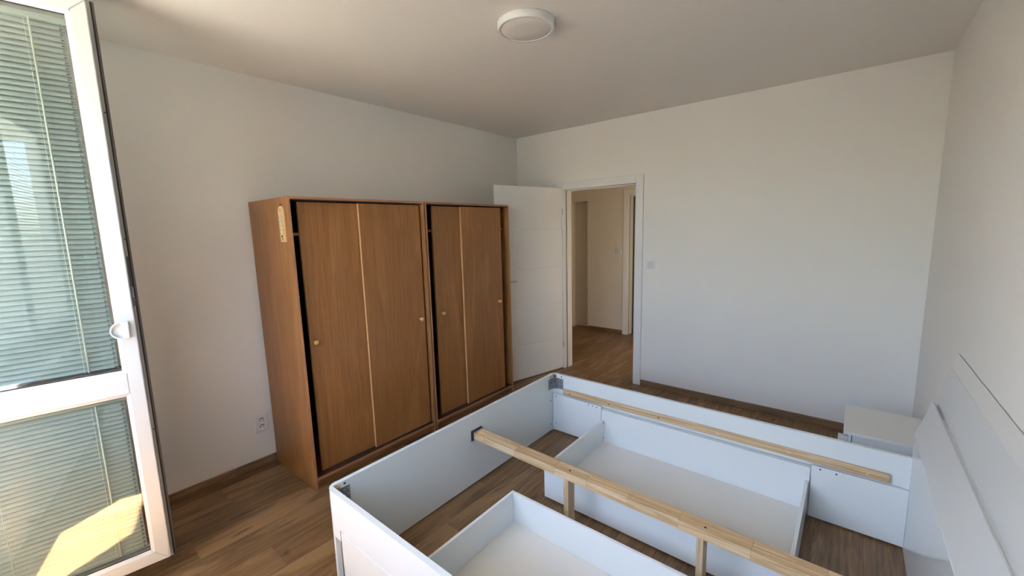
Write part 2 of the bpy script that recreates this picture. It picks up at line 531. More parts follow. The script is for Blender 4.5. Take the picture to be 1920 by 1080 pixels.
fr = casing('trim_1', 0.553, 1.502, 2.040, 0.0, 0.075, 0, 0.13, 'white frame around the open doorway to the hall')
box('strike_plate', 'dark_cap', fr, 1.4215, 1.4265, 0.012, 0.034, 0.955, 1.115, 0.001)
fr2 = casing('trim_2', 0.515, 1.44, 2.06, HB, 0.072, 0, 0.13, 'white frame of the far doorway seen through the hall')
# far door, half open and dim
t = root('door_3', (0.60, HB + 0.13, 0), 'dim grey door standing open in the far hall doorway', 'door', kind='structure')
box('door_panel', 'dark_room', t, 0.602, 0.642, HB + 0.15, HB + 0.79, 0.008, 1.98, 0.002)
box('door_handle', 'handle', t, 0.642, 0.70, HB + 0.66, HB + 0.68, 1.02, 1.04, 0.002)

# ---- window and balcony door frames in the front wall (behind the camera)
def frame_bars(parent, x0, x1, z0, z1, y0, y1, w, name='frame_bar', mat='upvc'):
    box(name, mat, parent, x0, x0 + w, y0, y1, z0, z1, 0.003)
    box(name, mat, parent, x1 - w, x1, y0, y1, z0, z1, 0.003)
    box(name, mat, parent, x0 + w, x1 - w, y0, y1, z0, z0 + w, 0.003)
    box(name, mat, parent, x0 + w, x1 - w, y0, y1, z1 - w, z1, 0.003)


WIN_TILT = -33
wnd = root('window_1', (2.15, D0 - 0.06, 0.875), 'white two-sash window beside the balcony door', 'window', kind='structure')
frame_bars(wnd, 1.315, 2.985, 0.875, 2.485, D0 - 0.10, D0 - 0.03, 0.05)
for a, b in ((1.366, 2.148), (2.152, 2.934)):
    frame_bars(wnd, a, b, 0.926, 2.434, D0 - 0.095, D0 - 0.02, 0.06, 'sash_bar')
    box('glass_pane', 'win_glass', wnd, a + 0.06, b - 0.06, D0 - 0.062, D0 - 0.058, 0.986, 2.374, 0)
for a, b in ((1.366, 2.148), (2.152, 2.934)):
    # added unseen slats that dim this window and its reflection in the glazed door
    bm = bmesh.new()
    for k in range(70):
        zc = 0.995 + k * 0.0196
        cy_, sy_ = 0.0125 * math.cos(R(WIN_TILT)), 0.0125 * math.sin(R(WIN_TILT))
        q = [bm.verts.new(c) for c in ((a + 0.064, D0 - 0.035 - cy_, zc - sy_), (b - 0.064, D0 - 0.035 - cy_, zc - sy_), (b - 0.064, D0 - 0.035 + cy_, zc + sy_), (a + 0.064, D0 - 0.035 + cy_, zc + sy_))]
        bm.faces.new(q)
    o = link('dimming_slats', bm, 'upvc', wnd)
    o['kind'] = 'stuff'
    box('dimming_headrail', 'slat', wnd, a + 0.062, b - 0.062, D0 - 0.048, D0 - 0.022, 2.352, 2.373, 0.001)
box('window_sill', 'upvc', wnd, 1.27, 3.03, D0 - 0.02, D0 + 0.16, 0.845, 0.874, 0.004)
bf = root('trim_3', (0.92, D0 - 0.05, 0), 'white fixed frame of the balcony door', 'door frame', kind='structure')
frame_bars(bf, 0.576, 1.264, 0.0, 2.519, D0 - 0.10, D0 - 0.035, 0.05)

# ---- outside: added panel and slab that shape the sun patch, ledge, ground
box('sun_block_panel', 'concrete', None, 0.2, 1.9, D0 - 0.34, D0 - 0.28, -0.20, 1.08, 0.01, label='unseen grey railing panel added outside the balcony door to shape the sun patch', cat='railing', kind='structure')
box('balcony_floor', 'concrete', None, 0.2, 1.9, D0 - 0.34, D0 - 0.121, -0.30, -0.201, 0.01, label='narrow concrete ledge outside the balcony door', cat='balcony', kind='structure')
bm = bmesh.new()
bx(bm, -1.5, 0.68, D0 - 0.56, D0 - 0.121, 2.62, 2.78)
bx(bm, 0.68, 5.0, D0 - 0.86, D0 - 0.121, 2.62, 2.78)  # deeper part keeps the sun off the window
tag(link('sun_block_slab', bm, 'concrete'), 'unseen concrete slab added overhead outside the window to cut the sunlight', 'balcony', kind='structure')
box('ground', 'ground', None, -60, 60, -120, D0 - 1.0, -6.3, -6.0, 0, label='sunlit courtyard ground far below the window', cat='ground', kind='structure')

# ================================================================== OPEN BALCONY DOOR (door_1)
TH = R(8.0)
SB = Vector((0.685, -3.528, 0.10))
SW, SH = 0.655, 2.392
# local frame: x = along sash (0 = hinge, SW = lock edge), y = thickness (0 = outside face, + = room side), z up
dvec = Vector((math.sin(TH), math.cos(TH), 0))
hinge = SB - dvec * SW
sash = root('door_1', hinge, 'white glazed balcony door swung open into the room at the left edge', 'door', kind='structure', rotz=R(90) - TH, world_coords=False)
sash.rotation_euler = (0, R(0.18), R(90) - TH)
DEP = 0.072
FW = 0.050          # face width without bead
def mitre(name, pts, y0, y1, mat='upvc', bev=0.003, seg=2):
    bm = bmesh.new()
    prism(bm, pts, y0, y1, axis=1)
    if bev:
        bmesh.ops.bevel(bm, geom=list(bm.edges), offset=bev, segments=seg, affect='EDGES')
    return link(name, bm, mat, sash)
g = 0.0003
mitre('stile', [(SW, 0), (SW, SH), (SW - FW, SH - FW), (SW - FW, FW)], 0, DEP - 0.02)
mitre('stile', [(0, 0), (0, SH), (FW, SH - FW), (FW, FW)], 0, DEP - 0.02)
mitre('rail', [(g, 0), (SW - g, 0), (SW - FW - g, FW), (FW + g, FW)], 0, DEP - 0.02)
mitre('rail', [(g, SH), (SW - g, SH), (SW - FW - g, SH - FW), (FW + g, SH - FW)], 0, DEP - 0.02)
T0, T1 = 0.812, 0.902         # transom bottom / top above sash foot
box('transom', 'upvc', sash, FW + g, SW - FW - g, 0.001, DEP - 0.02, T0, T1, 0.003, 2)
# sloping glazing beads round both panes
def bead(x0, x1, z0, z1):
    w, d = 0.014, 0.012
    def one(pts_out, pts_in):
        bm = bmesh.new()
        a = [bm.verts.new((p[0], 0.002, p[1])) for p in pts_out]
        b = [bm.verts.new((p[0], d, p[1])) for p in pts_in]
        c = [bm.verts.new((p[0], d + 0.006, p[1])) for p in pts_out]
        e = [bm.verts.new((p[0], d + 0.006, p[1])) for p in pts_in]
        bm.faces.new([a[0], a[1], b[1], b[0]]); bm.faces.new([b[0], b[1], e[1], e[0]])
        bm.faces.new([c[0], c[1], a[1], a[0]]); bm.faces.new([e[0], e[1], c[1], c[0]])
        bm.faces.new([a[0], b[0], e[0], c[0]]); bm.faces.new([a[1], c[1], e[1], b[1]])
        link('glazing_bead', bm, 'upvc', sash)
    O = [(x0, z0), (x1, z0), (x1, z1), (x0, z1)]
    I = [(x0 + w, z0 + w), (x1 - w, z0 + w), (x1 - w, z1 - w), (x0 + w, z1 - w)]
    for k in range(4):
        one([O[k], O[(k + 1) % 4]], [I[k], I[(k + 1) % 4]])
    # dark glazing gasket just inside
    bm = bmesh.new()
    gx0, gx1, gz0, gz1 = x0 + w, x1 - w, z0 + w, z1 - w
    for a in ((gx0, gx1, gz1 - 0.0025, gz1), (gx0, gx1, gz0, gz0 + 0.0025), (gx1 - 0.001, gx1, gz0, gz1), (gx0, gx0 + 0.001, gz0, gz1)):
        bx(bm, a[0], a[1], 0.0125, 0.0165, a[2], a[3])
    link('glazing_gasket', bm, 'gasket', sash)
    box('glass_pane', 'sash_glass', sash, gx0 - 0.005, gx1 + 0.005, 0.0175, 0.0215, gz0 - 0.005, gz1 + 0.005, 0)
bead(FW, SW - FW, FW, T0)
bead(FW, SW - FW, T1, SH - FW)
# stepped edge: hardware rebate, black seal, room-side overlap lip
def ring(name, o0, o1, y0, y1, mat, bev=0.0):
    bm = bmesh.new()
    for a in ((SW + o0, SW + o1, -o1, SH + o1), (-o1, -o0, -o1, SH + o1), (-o0, SW + o0, SH + o0, SH + o1), (-o0, SW + o0, -o1, -o0)):
        bx(bm, a[0], a[1], y0, y1, a[2], a[3], bev)
    return link(name, bm, mat, sash)
ring('edge_rebate', -0.002, 0.010, 0.022, DEP - 0.02, 'rebate')
ring('edge_seal', 0.008, 0.015, 0.042, DEP - 0.015, 'gasket')
ring('overlap_lip', -0.01, 0.022, DEP - 0.016, DEP, 'gasket_grey', 0.002)
bm = bmesh.new()
bx(bm, 0.0, SW, DEP - 0.018, DEP - 0.001, 0.0, FW); bx(bm, 0.0, SW, DEP - 0.018, DEP - 0.001, SH - FW, SH)
bx(bm, 0.0, FW, DEP - 0.018, DEP - 0.001, FW, SH - FW); bx(bm, SW - FW, SW, DEP - 0.018, DEP - 0.001, FW, SH - FW)
link('room_side_frame', bm, 'upvc', sash)
# lock hardware on the edge
box('lock_plate', 'dark_cap', sash, SW + 0.004, SW + 0.0105, 0.018, 0.040, 1.27, 1.40, 0.001)
box('lock_case', 'steel', sash, SW + 0.004, SW + 0.0110, 0.018, 0.038, 1.235, 1.268, 0.001)
box('lock_bolt', 'screw', sash, SW + 0.004, SW + 0.0125, 0.020, 0.032, 1.185, 1.225, 0.001)
for zz in (1.47, 1.98, 0.62):
    box('hardware_joint', 'dark_cap', sash, SW + 0.004, SW + 0.0106, 0.019, 0.041, zz, zz + 0.005, 0.0)
# shell-shaped outside pull
hz, hx = 1.092, SW - 0.033
box('pull_base', 'upvc', sash, hx - 0.011, hx + 0.012, -0.016, 0.0, hz - 0.037, hz + 0.037, 0.003, 2)
bm = bmesh.new()
N = 18
rim, inn, bac = [], [], []
for k in range(N + 1):
    t_ = math.pi / 2 + math.pi * k / N
    cx_, cz_ = math.cos(t_), math.sin(t_)
    rim.append(((hx - 0.010) + cx_ * 0.040, hz + cz_ * 0.037))
    inn.append(((hx - 0.010) + cx_ * 0.034, hz + cz_ * 0.031))
for (P, y) in ((rim, -0.004), (rim, -0.014), (inn, -0.014), (inn, -0.006)):
    bac.append([bm.verts.new((p[0], y, p[1])) for p in P])
for A_, B_ in zip(bac, bac[1:]):
    for k in range(N):
        bm.faces.new([A_[k], A_[k + 1], B_[k + 1], B_[k]])
bm.faces.new(bac[-1]); bm.faces.new(bac[0])
for k in (0, N):
    bm.faces.new([b_[k] for b_ in bac])
link('pull_shell', bm, 'upvc', sash)
# hinges
for zz in (0.12, 2.2):
    bm = bmesh.new(); cyl(bm, (-0.012, DEP + 0.002), 0.009, zz, zz + 0.09, 2, 12)
    link('hinge', bm, 'upvc', sash)
# inside lever handle on the room side (behind the sash)
box('lever_rose', 'upvc', sash, SW - 0.045, SW - 0.015, DEP, DEP + 0.012, 0.94, 1.08, 0.003)
box('lever', 'upvc', sash, SW - 0.15, SW - 0.02, DEP + 0.035, DEP + 0.05, 1.015, 1.035, 0.004)
box('lever_neck', 'upvc', sash, SW - 0.037, SW - 0.023, DEP + 0.012, DEP + 0.036, 1.018, 1.032, 0.002)

# ---- venetian blinds hung behind the two panes
def blind(z0, z1, nslat, label):
    mid = (SW / 2)
    bl = root('venetian_blind', (0, 0, 0), label, 'blind', 'venetian blinds on the balcony door')
    bl.rotation_euler = sash.rotation_euler
    rm = sash.rotation_euler.to_matrix()
    yc = 0.052
    base = Vector((mid, yc, z0))
    bl.location = hinge + rm @ base
    ORG[bl.name] = base
    xa, xb = FW + 0.016, SW - FW - 0.015
    head_h = 0.030
    box('headrail', 'slat', bl, xa, xb, yc - 0.015, yc + 0.012, z1 - head_h, z1 - 0.008, 0.002)
    box('bottom_rail', 'dark_cap' if z0 > 0.5 else 'slat', bl, xa, xb, yc - 0.010, yc + 0.010, z0 + 0.004, z0 + 0.014, 0.001)
    # curved slat
    w, tilt = 0.025, R(58)
    bm = bmesh.new()
    K = 4
    rows = []
    for s in (0, 1):
        xx = (xa + 0.006, xb - 0.009)[s]
        row_t, row_b = [], []
        for k in range(K + 1):
            u = (k / K - 0.5) * w
            arch = 0.0022 * (1 - (2 * k / K - 1) ** 2)
            # u axis slopes down towards the outside face (-y)
            y_ = u * math.cos(tilt) - arch * math.sin(tilt)
            z_ = u * math.sin(tilt) + arch * math.cos(tilt)
            row_t.append(bm.verts.new((xx, yc + y_, z_)))
            row_b.append(bm.verts.new((xx, yc + y_ + 0.0003 * math.sin(tilt), z_ - 0.0003 * math.cos(tilt))))
        rows.append((row_t, row_b))
    (ta, ba), (tb, bb) = rows
    for k in range(K):
        bm.faces.new([ta[k], ta[k + 1], tb[k + 1], tb[k]])
        bm.faces.new([ba[k], ba[k + 1], bb[k + 1], bb[k]])
        bm.faces.new([ta[k], ta[k + 1], ba[k + 1], ba[k]])
        bm.faces.new([tb[k], tb[k + 1], bb[k + 1], bb[k]])
    bm.faces.new([ta[0], tb[0], bb[0], ba[0]]); bm.faces.new([ta[K], tb[K], bb[K], ba[K]])
    top = z1 - head_h - 0.012
    bot = z0 + 0.024
    first = link('slat', bm, 'slat', bl)
    c0 = first.location.copy()
    step = (top - bot) / (nslat - 1)
    for k in range(nslat):
        o = first if k == 0 else first.copy()
        if k:
            COL.objects.link(o)
        o.location = (c0.x, c0.y, c0.z + (bot + k * step))
    # ladder cords, pull rod and guide clips
    for xx in (SW - 0.172, SW * 0.5 - 0.13):
        for yy in (yc - 0.010, yc + 0.010):
            bm = bmesh.new(); cyl(bm, (xx - 0.004, yy), 0.0006, z0 + 0.01, z1 - head_h, 2, 6)
            link('ladder_cord', bm, 'cord', bl)
    bm = bmesh.new(); cyl(bm, (SW - 0.163, yc - 0.0125 - 0.004), 0.0028, z0 + 0.012, z1 - head_h, 2, 10)
    link('tilt_rod', bm, 'cord', bl, smooth=True)
    bm = bmesh.new()
    cyl(bm, (xb - 0.018, yc - 0.011), 0.0005, z0 + 0.01, z1 - head_h, 2, 6)
    for k in range(nslat):
        zz = bot + k * step
        bx(bm, xb - 0.021, xb - 0.013, yc - 0.0125, yc - 0.009, zz - 0.009, zz - 0.006)
    o = link('guide_wire', bm, 'dark_cap', bl)
    o['kind'] = 'stuff'
    return bl


blind(T1 + 0.012, SH - FW - 0.015, 67, 'pale green venetian blind behind the tall upper pane of the balcony door')
blind(FW + 0.014, T0 - 0.004, 36, 'pale green venetian blind behind the low lower pane of the balcony door')

# ================================================================== INTERIOR DOOR LEAF (door_2)
hp = Vector((0.612, -0.022, 0.0))
e = Vector((0.397, -0.864, 0)) - hp
dl = 0.845
ang = math.atan2(e.y, e.x)
leaf = root('door_2', hp, 'white interior door with four fine grooves standing open beside the wardrobes', 'door', kind='structure', rotz=ang, world_coords=False)
# local x along leaf from hinge; local +y faces the camera side (towards +x world)
LT, Z0, Z1 = 0.040, 0.010, 1.985
gro = [0.37, 0.765, 1.16, 1.56]
edges = [Z0] + gro + [Z1]
bm = bmesh.new()
bx(bm, 0.0, dl, -LT + 0.003, -0.003, Z0, Z1)
link('door_core', bm, 'door_white', leaf)
for a, b in zip(edges, edges[1:]):
    box('door_panel', 'door_white', leaf, 0.0, dl, -0.0035, 0.0, a + 0.0028, b - 0.0028, 0.0018)
    box('door_panel', 'door_white', leaf, 0.0, dl, -LT, -LT + 0.0035, a + 0.0028, b - 0.0028, 0.0018)
box('overlap_edge', 'door_white', leaf, dl, dl + 0.012, -0.016, 0.0, Z0, Z1, 0.001)
for s, yy in ((1, 0.0), (-1, -LT)):
    bm = bmesh.new()
    cyl(bm, (dl - 0.055, 1.052), 0.025, yy, yy + s * 0.009, 1, 20)
    ld = link('lever_rose', bm, 'handle', leaf)
    bm = bmesh.new()
    a_, b_ = sorted((yy + s * 0.009, yy + s * 0.055))
    bx(bm, dl - 0.062, dl - 0.048, a_, b_, 1.045, 1.059, 0.002)
    a_, b_ = sorted((yy + s * 0.044, yy + s * 0.055))
    bx(bm, dl - 0.185, dl - 0.048, a_, b_, 1.045, 1.059, 0.002)
    link('lever', bm, 'handle', leaf)
for zz in (0.25, 1.70):
    bm = bmesh.new(); cyl(bm, (-0.010, 0.004), 0.007, zz, zz + 0.07, 2, 12)
    link('hinge', bm, 'handle', leaf)

# ================================================================== WARDROBES
def wardrobe(y0, y1, label, rear, front, knob_z=0.920):
    hw, xf, xb = 1.784, 0.599, 0.022
    pt = 0.014
    w = root('wardrobe', ((xf + xb) / 2, (y0 + y1) / 2, 0), label, 'wardrobe', 'beech wardrobes along the left wall')
    box('side_panel', 'beech', w, xb, xf, y0, y0 + pt, 0.0, hw, 0.001)
    box('side_panel', 'beech', w, xb, xf, y1 - pt, y1, 0.0, hw, 0.001)
    box('top_panel', 'beech_y', w, xb, xf - 0.001, y0 + pt, y1 - pt, hw - pt, hw - 0.0005, 0.001)
    box('bottom_panel', 'beech_y', w, xb, xf - 0.001, y0 + pt, y1 - pt, 0.062, 0.080, 0.001)
    box('plinth', 'beech_y', w, xf - 0.060, xf - 0.045, y0 + pt, y1 - pt, 0.0, 0.062, 0.001)
    for ya_, yb_ in ((y0, y0 + pt), (y1 - pt, y1)):
        box('edge_band', 'frame_band', w, xf, xf + 0.001, ya_, yb_, 0.0, hw, 0.0)
    for za_, zb_ in ((hw - pt, hw), (0.062, 0.080)):
        box('edge_band', 'frame_band_y', w, xf - 0.001, xf + 0.0006, y0 + pt, y1 - pt, za_, zb_, 0.0)
    box('back_panel', 'dark_inside', w, xb, xb + 0.005, y0 + pt, y1 - pt, 0.080, hw - pt, 0)
    box('shelf', 'beech_y', w, xb + 0.005, xf - 0.068, y0 + pt, y1 - pt, 1.563, 1.581, 0.001)
    box('partition', 'beech', w, xb + 0.005, xf - 0.075, (y0 + y1) / 2 - 0.009, (y0 + y1) / 2 + 0.009, 0.080, 1.563, 0.001)
    for zz in (0.45, 0.83, 1.2):
        box('shelf', 'dark_inside', w, xb + 0.005, xf - 0.12, (y0 + y1) / 2 + 0.009, y1 - pt, zz, zz + 0.016, 0.001)
    for za, zb in ((0.080, 0.0855), (hw - pt - 0.006, hw - pt)):
        box('door_track', 'track', w, xf - 0.062, xf - 0.004, y0 + pt, y1 - pt, za, zb, 0.0)
    # rear (left) door, front (right) door with its pale leading edge
    dz0, dz1 = 0.088, hw - pt - 0.012
    for (a, b, xr, kn, edge) in ((rear[0], rear[1], 0.553, rear[2], False), (front[0], front[1], 0.577, front[2], True)):
        d = box('sliding_door', 'beech', w, xr - 0.016, xr, a, b, dz0, dz1, 0.0008)
        if edge:
            box('edge_band', 'beech_edge', d, xr - 0.0165, xr + 0.0004, a - 0.0012, a + 0.0006, dz0, dz1, 0.0)
        else:
            box('edge_band', 'beech_edge', d, xr - 0.0165, xr + 0.0004, b - 0.0006, b + 0.0012, dz0, dz1, 0.0)
        bm = bmesh.new()
        lathe(bm, [(0.009, 0.0), (0.006, 0.004), (0.006, 0.009), (0.011, 0.013), (0.0145, 0.019), (0.0145, 0.024), (0.011, 0.029), (0.004, 0.031)], (xr, kn, knob_z), 0, 18)
        link('knob', bm, 'knob', d, smooth=True)
    return w


w1 = wardrobe(-2.813, -1.860, 'near beech wardrobe with sliding doors and a wooden thermometer on its side',
              (-2.743, -2.30, -2.715), (-2.371, -1.890, -1.935))
w2 = wardrobe(-1.852, -0.893, 'far beech wardrobe with sliding doors standing against the open white door',
              (-1.752, -1.40, -1.697), (-1.472, -0.985, -1.045))

# small knot-like scratch is part of veneer; thermometer hung on the near side panel
th = root('thermometer', (0.516, -2.8145, 1.53), 'pale wooden wall thermometer hanging on the side of the near wardrobe', 'thermometer')
yf = -2.8135
bm = bmesh.new()
pts = [(0.484, 1.530), (0.548, 1.530), (0.548, 1.706)]
for k in range(1, 12):
    t_ = math.pi * k / 12
    pts.append((0.516 + 0.032 * math.cos(t_), 1.706 + 0.028 * math.sin(t_)))
pts.append((0.484, 1.706))
prism(bm, pts, yf - 0.008, yf, axis=1)
bmesh.ops.bevel(bm, geom=[e_ for e_ in bm.edges if abs(e_.verts[0].co.y - e_.verts[1].co.y) < 1e-6 and e_.verts[0].co.y < yf - 0.004], offset=0.002, segments=2, affect='EDGES')
link('backboard', bm, 'thermo', th)
bm = bmesh.new(); cyl(bm, (0.516, 1.58), 0.0022, 0, 1, 2, 8); bm.free()
bm = bmesh.new()
cyl(bm, (0.516, yf - 0.0105), 0.0022, 1.568, 1.695, 2, 10)
link('glass_tube', bm, 'tube', th, smooth=True)
bm = bmesh.new()
lathe(bm, [(0.0015, -0.005), (0.0042, -0.002), (0.0045, 0.002), (0.0018, 0.006)], (0.516, yf - 0.011, 1.563), 2, 12)
link('bulb', bm, 'ink', th, smooth=True)
bm = bmesh.new()
for k in range(25):
    z_ = 1.576 + k * 0.0047
    L = 0.011 if k % 5 == 0 else 0.0065
    for s in (-1, 1):
        a_, b_ = sorted((0.516 + s * 0.004, 0.516 + s * (0.004 + L)))
        bx(bm, a_, b_, yf - 0.0084, yf - 0.0079, z_ - 0.0005, z_ + 0.0005)
    if k % 5 == 0:
        for s in (-1, 1):
            bx(bm, 0.516 + s * 0.0195 - 0.003, 0.516 + s * 0.0195 + 0.003, yf - 0.0084, yf - 0.0079, z_ - 0.002, z_ + 0.002)
# little sprig mark at the foot, ornament at the head
for a, b, c, d_ in ((0.508, 0.511, 1.541, 1.556), (0.505, 0.508, 1.547, 1.558), (0.511, 0.516, 1.538, 1.545), (0.514, 0.520, 1.548, 1.552),
                   (0.506, 0.509, 1.704, 1.716), (0.511, 0.521, 1.715, 1.718), (0.523, 0.526, 1.704, 1.716), (0.511, 0.521, 1.702, 1.705)):
    bx(bm, a, b, yf - 0.0084, yf - 0.0079, c, d_)
link('printed_scale', bm, 'ink', th)
bm = bmesh.new(); cyl(bm, (0.516, 1.741), 0.003, yf - 0.008, yf, 1, 10)
link('nail', bm, 'screw', th)
bm = bmesh.new(); cyl(bm, (0.516, yf - 0.006), 0.0008, 1.728, 1.742, 2, 8)
link('hanging_loop', bm, 'screw', th)

# ================================================================== WALL FITTINGS AND LAMP
def rocker_switch(x, y, z, label, s=0.0405):
    t_ = root('light_switch', (x, y, z), label, 'light switch')
    box('switch_frame', 'switch', t_, x - s, x + s, y - 0.012, y, z - s, z + s, 0.004, 2)
    box('rocker', 'rocker', t_, x - s * 0.72, x + s * 0.72, y - 0.0145, y - 0.009, z - s * 0.72, z + s * 0.72, 0.003, 2)
    return t_


rocker_switch(1.583, 0.0, 1.197, 'white square light switch on the wall right of the doorway')
rocker_switch(0.447, HB, 1.202, 'white light switch on the far wall inside the hall')

so = root('wall_socket', (0.0, -2.881, 0.30), 'white double power socket low on the wall beside the near wardrobe', 'socket')
box('socket_frame', 'switch', so, 0.0, 0.011, -2.921, -2.841, 0.245, 0.355, 0.004, 2)
for zc in (0.3235, 0.2765):
    bm = bmesh.new()
    lathe(bm, [(0.0215, 0.0), (0.0215, 0.0045), (0.019, 0.0055), (0.0175, 0.003)], (0.010, -2.881, zc), 0, 24)
    s_ = link('outlet', bm, 'switch', so, smooth=False)
    bm = bmesh.new()
    for yy in (-0.009, 0.009):
        cyl(bm, (-2.881 + yy, zc - 0.002), 0.0032, 0.0131, 0.0136, 0, 12)
    for k in range(9):
        t_ = R(35 + k * 13.75)
        cyl(bm, (-2.881 + 0.0155 * math.cos(t_), zc + 0.0155 * math.sin(t_)), 0.0024, 0.0131, 0.0137, 0, 8)
    link('pin_holes', bm, 'socket_dark', s_)
    bm = bmesh.new(); cyl(bm, (-2.881, zc + 0.010), 0.0022, 0.0131, 0.0195, 0, 10)
    link('earth_pin', bm, 'screw_bright', s_)

lamp = root('ceiling_lamp', (1.715, -2.06, H), 'round white flat ceiling lamp, switched off', 'lamp')
bm = bmesh.new()
lathe(bm, [(0.125, 0.0), (0.140, -0.001), (0.1405, -0.006), (0.1405, -0.033), (0.139, -0.0355), (0.127, -0.0355), (0.1255, -0.034), (0.1255, -0.028)], (1.715, -2.06, H), 2, 72)
link('lamp_rim', bm, 'lamp_rim', lamp, smooth=True)
bm = bmesh.new()
lathe(bm, [(0.1245, -0.028), (0.1245, -0.0325), (0.1235, -0.0335), (0.06, -0.0338), (0.001, -0.0340)], (1.715, -2.06, H), 2, 72)
link('diffuser', bm, 'lamp_disc', lamp, smooth=True)

# ================================================================== BED FRAME
FX0, FX1 = 1.303, 1.325          # footboard outer / inner face
YN0, YN1 = -3.068, -3.046        # near side rail
YF0, YF1 = -1.267, -1.245        # far side rail
HX = 3.332                       # headboard face
BT, BZ0 = 0.455, 0.008
bed = root('bed', (2.35, -2.157, 0), 'white storage bed frame without slats or mattress', 'bed')
PR = 0.052
box('footboard', 'bed_white', bed, FX0, FX1, YN0 + PR, YF1 - PR, BZ0, BT, 0.0012)


def corner_post(sy, ye):
    """rounded quarter post; sy=-1 near, +1 far; ye = outer face y"""
    bm = bmesh.new()
    t_ = 0.022
    ro, ri = 0.046, 0.024
    out, inn = [], []
    c = (FX0 + ro, ye - sy * ro)
    out.append((FX0, ye - sy * PR))
    for k in range(9):
        a_ = math.pi - (math.pi / 2) * k / 8
        out.append((c[0] + ro * math.cos(a_), c[1] + sy * ro * math.sin(a_)))
    out.append((FX0 + PR, ye))
    inn = [(FX0 + PR, ye - sy * t_), (FX0 + t_ + 0.006, ye - sy * t_), (FX0 + t_, ye - sy * (t_ + 0.006)), (FX0 + t_, ye - sy * PR)]
    pts_ = out + inn
    prism(bm, pts_, 0.0, BT + 0.0005, axis=2)
    bm.normal_update()
    return link('corner_post', bm, 'bed_white', bed)


corner_post(-1, YN0)
corner_post(1, YF1)


def side_rail(ya, yb):
    """upper rail board with a deeper tab at each end"""
    bm = bmesh.new()
    x0, x1 = FX0 + PR + 0.0006, HX
    pts_ = [(x0, 0.243), (1.364, 0.235), (1.404, 0.235), (1.404, 0.288), (x1 - 0.05, 0.288), (x1 - 0.05, 0.246), (x1 - 0.038, 0.235), (x1, 0.235), (x1, BT), (x0, BT)]
    prism(bm, pts_, ya, yb, axis=1)
    return link('side_rail', bm, 'bed_white', bed)


side_rail(YN0, YN1)
side_rail(YF0, YF1)
# post returns behind the drawer ends, fixed lower boards
for ya, yb in ((YN1 + 0.009, YN1 + 0.025), (YF0 - 0.025, YF0 - 0.009)):
    box('lower_board', 'bed_white', bed, FX1 + 0.003, 1.738, ya, yb, 0.010, 0.301, 0.001)
    box('lower_board', 'bed_white', bed, 2.958, HX - 0.0005, ya, yb, 0.010, 0.301, 0.001)
for ya, yb in ((YN1, YN1 + 0.021), (YF0 - 0.021, YF0)):
    bm = bmesh.new()
    bx(bm, 1.415, 3.262, ya, yb, 0.311, 0.354, 0.004, 2)
    link('slat_ledger', bm, 'pine', bed)

# headboard ------------------------------------------------------------
HY0, HY1 = -3.09, -1.236
def slanted(name, prof, ya, yb, lift0, mat, near=None):
    """profile (x,z) at the far end yb; the near end ya is lifted a little"""
    bm = bmesh.new()
    prism(bm, near or [(a, b + lift0) for a, b in prof], ya, yb, axis=1, pts2=prof)
    bmesh.ops.bevel(bm, geom=list(bm.edges), offset=0.0012, segments=1, affect='EDGES')
    return link(name, bm, mat, bed)
slanted('headboard', [(HX, 0.0), (HX, 0.559), (HX + 0.018, 0.559), (HX + 0.018, 0.0)], HY0, HY1, 0.0, 'bed_white',
        near=[(HX, 0.0), (HX, 0.589), (HX + 0.018, 0.589), (HX + 0.018, 0.0)])
slanted('headboard_cushion_board', [(3.331, 0.566), (3.378, 0.737), (3.386, 0.735), (3.344, 0.566)], HY0, HY1, 0.030, 'bed_grey')
slanted('headboard_back_board', [(3.356, 0.0), (3.3555, 0.56), (3.396, 0.735), (3.421, 0.912), (3.4400, 0.912), (3.4400, 0.0)], HY0, HY1, 0.0, 'bed_grey',
        near=[(3.356, 0.0), (3.3555, 0.59), (3.396, 0.765), (3.421, 0.930), (3.4400, 0.930), (3.4400, 0.0)])
slanted('headboard_cap', [(3.421, 0.9125), (3.4385, 0.975), (3.4405, 0.975), (3.4405, 0.9125)], HY0, HY1, 0.018, 'stand_top')
slanted('headboard_trim_strip', [(3.383, 0.722), (3.386, 0.7335), (3.396, 0.7345), (3.393, 0.722)], HY0, -1.44, 0.0285, 'bed_edge')
box('headboard_dark_strip', 'gasket_grey', bed, 3.371, 3.3755, -1.435, HY1 - 0.004, 0.63, 0.672, 0)  # grey strip put in to darken the gap, in place of its shade

# corner fittings
def corner_plate(sy, ye):
    bm = bmesh.new()
    x0, y_in = FX1 + 0.0005, ye - sy * 0.0225
    th_ = 0.002
    P = [(x0, y_in - sy * 0.078), (x0, y_in - sy * 0.030), (x0 + 0.030, y_in - sy * 0.001), (x0 + 0.082, y_in - sy * 0.001)]
    Q = [(x0 + th_, y_in - sy * 0.078), (x0 + th_, y_in - sy * 0.031), (x0 + 0.031, y_in - sy * (0.001 + th_)), (x0 + 0.082, y_in - sy * (0.001 + th_))]
    prism(bm, P + Q[::-1], 0.342, 0.424, axis=2)
    pl = link('corner_plate', bm, 'steel', bed)
    bm = bmesh.new()
    for zz in (0.355, 0.383, 0.411):
        for k in (0.050, 0.070):
            cyl(bm, (x0 + k, zz), 0.0032, y_in - sy * (0.0032), y_in - sy * 0.0045, 1, 8)
            cyl(bm, (y_in - sy * k, zz), 0.0032, x0 + 0.0022, x0 + 0.0035, 0, 8)
    link('plate_holes', bm, 'screw_bright', pl)
    bm = bmesh.new()
    cyl(bm, (FX1 + 0.013, y_in - sy * 0.013), 0.0115, 0.395, 0.449, 2, 14)
    link('corner_dowel', bm, 'dowel', bed)


corner_plate(1, YF1)
corner_plate(-1, YN0)

